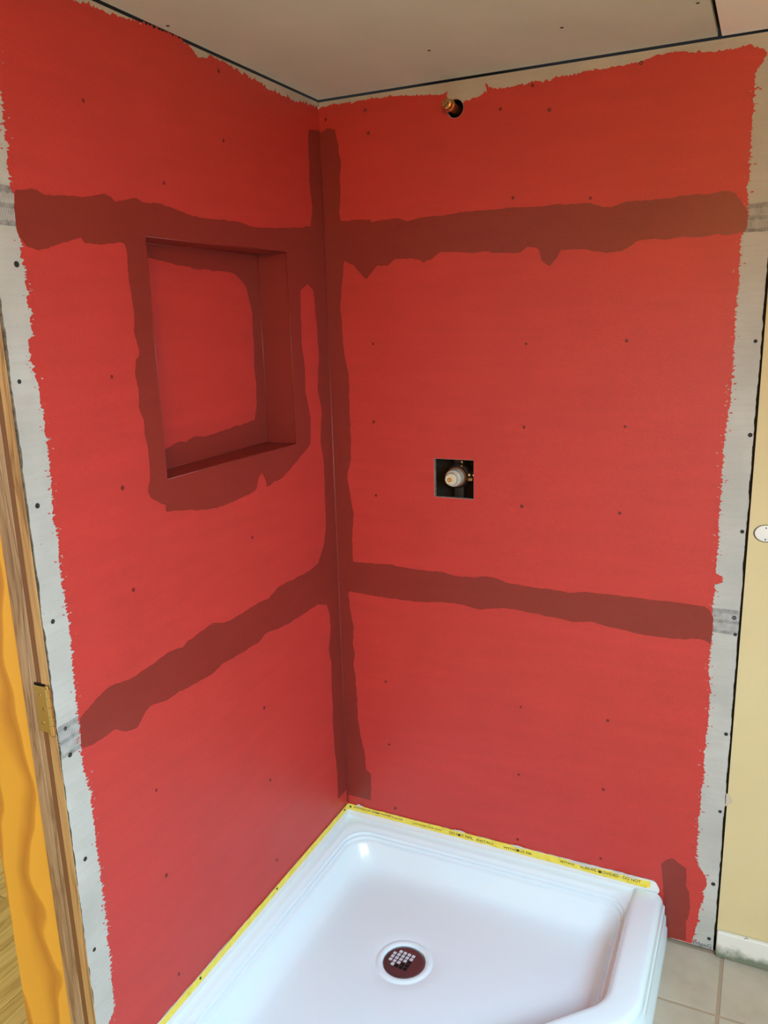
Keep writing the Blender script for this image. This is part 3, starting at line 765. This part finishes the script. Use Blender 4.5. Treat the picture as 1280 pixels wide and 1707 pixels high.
# drain strainer
ds = lathe('drain_strainer', [(.0545, -.010), (.0545, 0), (.0530, .0012), (.046, .0016), (.0, .0018)], (DC.x, DC.y, .0155), (0, 0, 1), M_chrome, pan, 48)
ds['label'] = 'round polished strainer with a lattice of square openings'
cells = []
ca, sa = math.cos(R(-5)), math.sin(R(-5))
for i in range(-3, 3):
    for j in range(-3, 4):
        gx, gy = (i+.5)*.0123, j*.0117
        if math.hypot(gx+.004, gy) > .0345: continue
        cells.append((DC.x + gx*ca-gy*sa - .004, DC.y + gx*sa+gy*ca + .003, gx, gy))
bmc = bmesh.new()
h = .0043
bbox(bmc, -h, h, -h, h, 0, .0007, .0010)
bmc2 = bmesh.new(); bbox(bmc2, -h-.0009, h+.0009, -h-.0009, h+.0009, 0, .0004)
me_c = bpy.data.meshes.new('lit_cell'); bmesh.ops.recalc_face_normals(bmc, faces=bmc.faces); bmc.to_mesh(me_c); bmc.free(); me_c.materials.append(M_litcell)
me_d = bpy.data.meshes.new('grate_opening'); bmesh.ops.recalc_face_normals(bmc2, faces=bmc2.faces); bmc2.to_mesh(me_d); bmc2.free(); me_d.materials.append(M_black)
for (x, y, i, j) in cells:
    for nm, me, dz in (('grate_opening', me_d, .0169), ('lit_cell', me_c, .0172)):
        if nm == 'lit_cell' and (i*.8 - j) > .012: continue  # painted-lit squares only on the bright side; the rest stay dark
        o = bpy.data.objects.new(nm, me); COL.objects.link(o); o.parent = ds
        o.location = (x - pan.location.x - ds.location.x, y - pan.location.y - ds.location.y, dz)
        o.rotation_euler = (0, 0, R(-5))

# ================================================================== SHOWER ARM STUB
sp_ = empty('shower_pipe', (PH[0]-.0005, 0, PH[1]-.001), 'capped copper pipe stub sticking out of hole near the ceiling', 'pipe')
pc = (PH[0]-.0015, .085, PH[1]-.0005)
lathe('pipe', [(.0108, 0), (.0108, .118)], pc, (0, -1, 0), M_copper, sp_, 24)
lathe('collar', [(.0118, 0), (.0135, .0010), (.0135, .0105), (.0120, .0115)], (pc[0], -.031, pc[2]), (0, -1, 0), M_brass, sp_, 24)
lathe('end_plug', [(.0125, 0), (.0125, .012), (.0115, .0150), (.0085, .0160), (.0085, .0148), (.0045, .0148), (.0035, .0172), (.0, .0175)], (pc[0], -.0420, pc[2]), (0, -1, 0), M_brass, sp_, 24)

# ================================================================== SHOWER VALVE
vx, vz = .3545, 1.2290
va = empty('shower_valve', (vx, .05, vz), 'unfinished shower valve with grey cartridge set in square wall opening', 'shower valve')
bm = bmesh.new()
lathe_into(bm, [(.030, 0), (.034, .004), (.034, .030), (.030, .036)], (vx, .088, vz), (0, -1, 0), 32)
bbox(bm, vx-.004, vx+.052, .060, .086, vz-.012, vz+.014, .004)
bbox(bm, vx-.015, vx+.015, .060, .086, vz+.010, vz+.150, .005)
bbox(bm, vx-.015, vx+.015, .060, .086, vz-.150, vz-.010, .005)
frombm('valve_body', bm, M_bronze, va, True)
lathe('retaining_ring', [(.0265, 0), (.0285, .0015), (.0285, .010), (.0268, .012), (.0245, .012)], (vx+.001, .050, vz), (0, -1, 0), M_copper, va, 40)
lathe('cartridge', [(.0235, 0), (.0235, .030), (.0220, .034), (.0185, .036)], (vx+.0005, .048, vz), (0, -1, 0), M_cart, va, 40)
lathe('cartridge_cap', [(.0165, 0), (.0170, .0015), (.0160, .014), (.0135, .0165), (.0125, .0165), (.0120, .0145), (.006, .0145)], (vx, .012, vz), (0, -1, 0), M_cartw, va, 32)
lathe('stem_screw', [(.0058, 0), (.0058, .006), (.0048, .0072), (.0022, .0072), (.0020, .0062)], (vx, -.002, vz), (0, -1, 0), M_bright, va, 20)
for k, (x, z, y, r) in enumerate(((.3735, 1.2735, .046, .0034), (.3735, 1.2625, .046, .0028), (.3945, 1.2390, .046, .0048), (.4055, 1.2390, .046, .0028))):
    lathe('brass_screw', [(r, -.030), (r, 0), (r*.7, .0012)], (x-.004, y, z-.004), (0, -1, 0), M_bright, va, 14)
box('mounting_lug', (.383, .398, .050, .085, 1.216, 1.226), M_brass, va, .002)

# ================================================================== REST OF THE ROOM (behind and beside the camera)
T = .10
box('wall_left_room', (-T, -.0005, RY, -1.86, 0, ZC), M_cream, None); wx = bpy.data.objects['wall_left_room']
tag(wx, 'cream painted wall beyond the doorway', 'wall', None, 'structure')
o = box('trim_1', (-T, -.0005, -1.8595, JY-.002, 2.07, ZC), M_cream, None); tag(o, 'cream painted wall panel above the doorway', 'wall', None, 'structure')
o = box('wall_front', (0, RX, RY-T, RY, 0, ZC), M_cream, None); tag(o, 'cream end wall of the bathroom opposite the yellow wall', 'wall', None, 'structure')
WY0, WY1, WZ0, WZ1 = -2.21, -1.11, 1.16, 2.04
wf = empty('wall_right_room', (RX, -1.5, 0), 'cream side wall with a window facing the doorway', 'wall', 'structure')
for b_ in ((RY, WY0, 0, ZC), (WY1, .013, 0, ZC), (WY0, WY1, 0, WZ0), (WY0, WY1, WZ1, ZC)):
    box('wall_panel', (RX, RX+T, b_[0], b_[1], b_[2], b_[3]), M_cream, wf)
wn = empty('window_1', (RX, -1.75, WZ0), 'white framed window in the cream side wall', 'window', 'structure')
for b_ in ((WY0, WY0+.05, WZ0, WZ1), (WY1-.05, WY1, WZ0, WZ1), (WY0+.05, WY1-.05, WZ0, WZ0+.05), (WY0+.05, WY1-.05, WZ1-.05, WZ1)):
    box('frame', (RX+.03, RX+.08, b_[0], b_[1], b_[2], b_[3]), M_flange, wn)
# hall beyond the doorway
hf = empty('floor_hall', (-.1, -1.2, 0), 'yellow oak plank floor in the hall beyond the doorway', 'floor', 'structure')
box('subfloor', (-1.9, -.10, -3.0, .6, -.06, -.0125), M_black, hf)
PW = .083
i = 0; x = -.101
while x > -1.85:
    y = -3.0 + (i % 3)*.37 - .9
    while y < .6:
        y0, y1 = max(y, -3.0), min(y+1.1, .6)
        if y1-y0 > .05:
            bm = bmesh.new(); bbox(bm, x-PW+.0012, x, y0+.001, y1-.001, -.012, 0, .0012)
            frombm('plank', bm, M_plank, hf, False, (x, y0, 0))
        y += 1.1
    x -= PW; i += 1
o = box('wall_hall', (-2.0, -1.9, -3.0, .6, 0, 2.4), M_cream, None); tag(o, 'plain cream wall on the far side of the hall', 'wall', None, 'structure')

# ================================================================== ADDED WALL LAMP, unseen behind the camera, put in for warm light
vl = empty('added_wall_lamp', (1.45, RY, 1.93), 'unseen brass wall lamp with a frosted globe, added for warm light', 'lamp')
lathe('wall_plate', [(.060, 0), (.060, .010), (.050, .016), (.012, .018), (.012, .090)], (1.45, RY+.0005, 1.93), (0, 1, 0), M_brass, vl, 32)
lathe('globe_holder', [(.030, 0), (.038, .020), (.038, .030)], (1.45, RY+.095, 1.885), (0, 0, 1), M_brass, vl, 32)
gm = mat('frosted_lamp_glass', (1, .9, .75, 1), .4)
BS(gm).inputs['Emission Color'].default_value = (1.0, .60, .28, 1); BS(gm).inputs['Emission Strength'].default_value = 4.0
lathe('globe', [(.034, .0)] + [(.075*math.cos(t), .082+.075*math.sin(t)) for t in [R(x) for x in range(-60, 90, 10)]] + [(.002, .157)], (1.45, RY+.095, 1.905), (0, 0, 1), gm, vl, 32)
ld = bpy.data.lights.new('added_lamp_bulb', 'POINT'); ld.energy = LAMP_W; ld.color = (1.0, .60, .25); ld.shadow_soft_size = .08
lo = bpy.data.objects.new('added_lamp_bulb', ld); COL.objects.link(lo); lo.location = (1.45, RY+.19, 1.985)
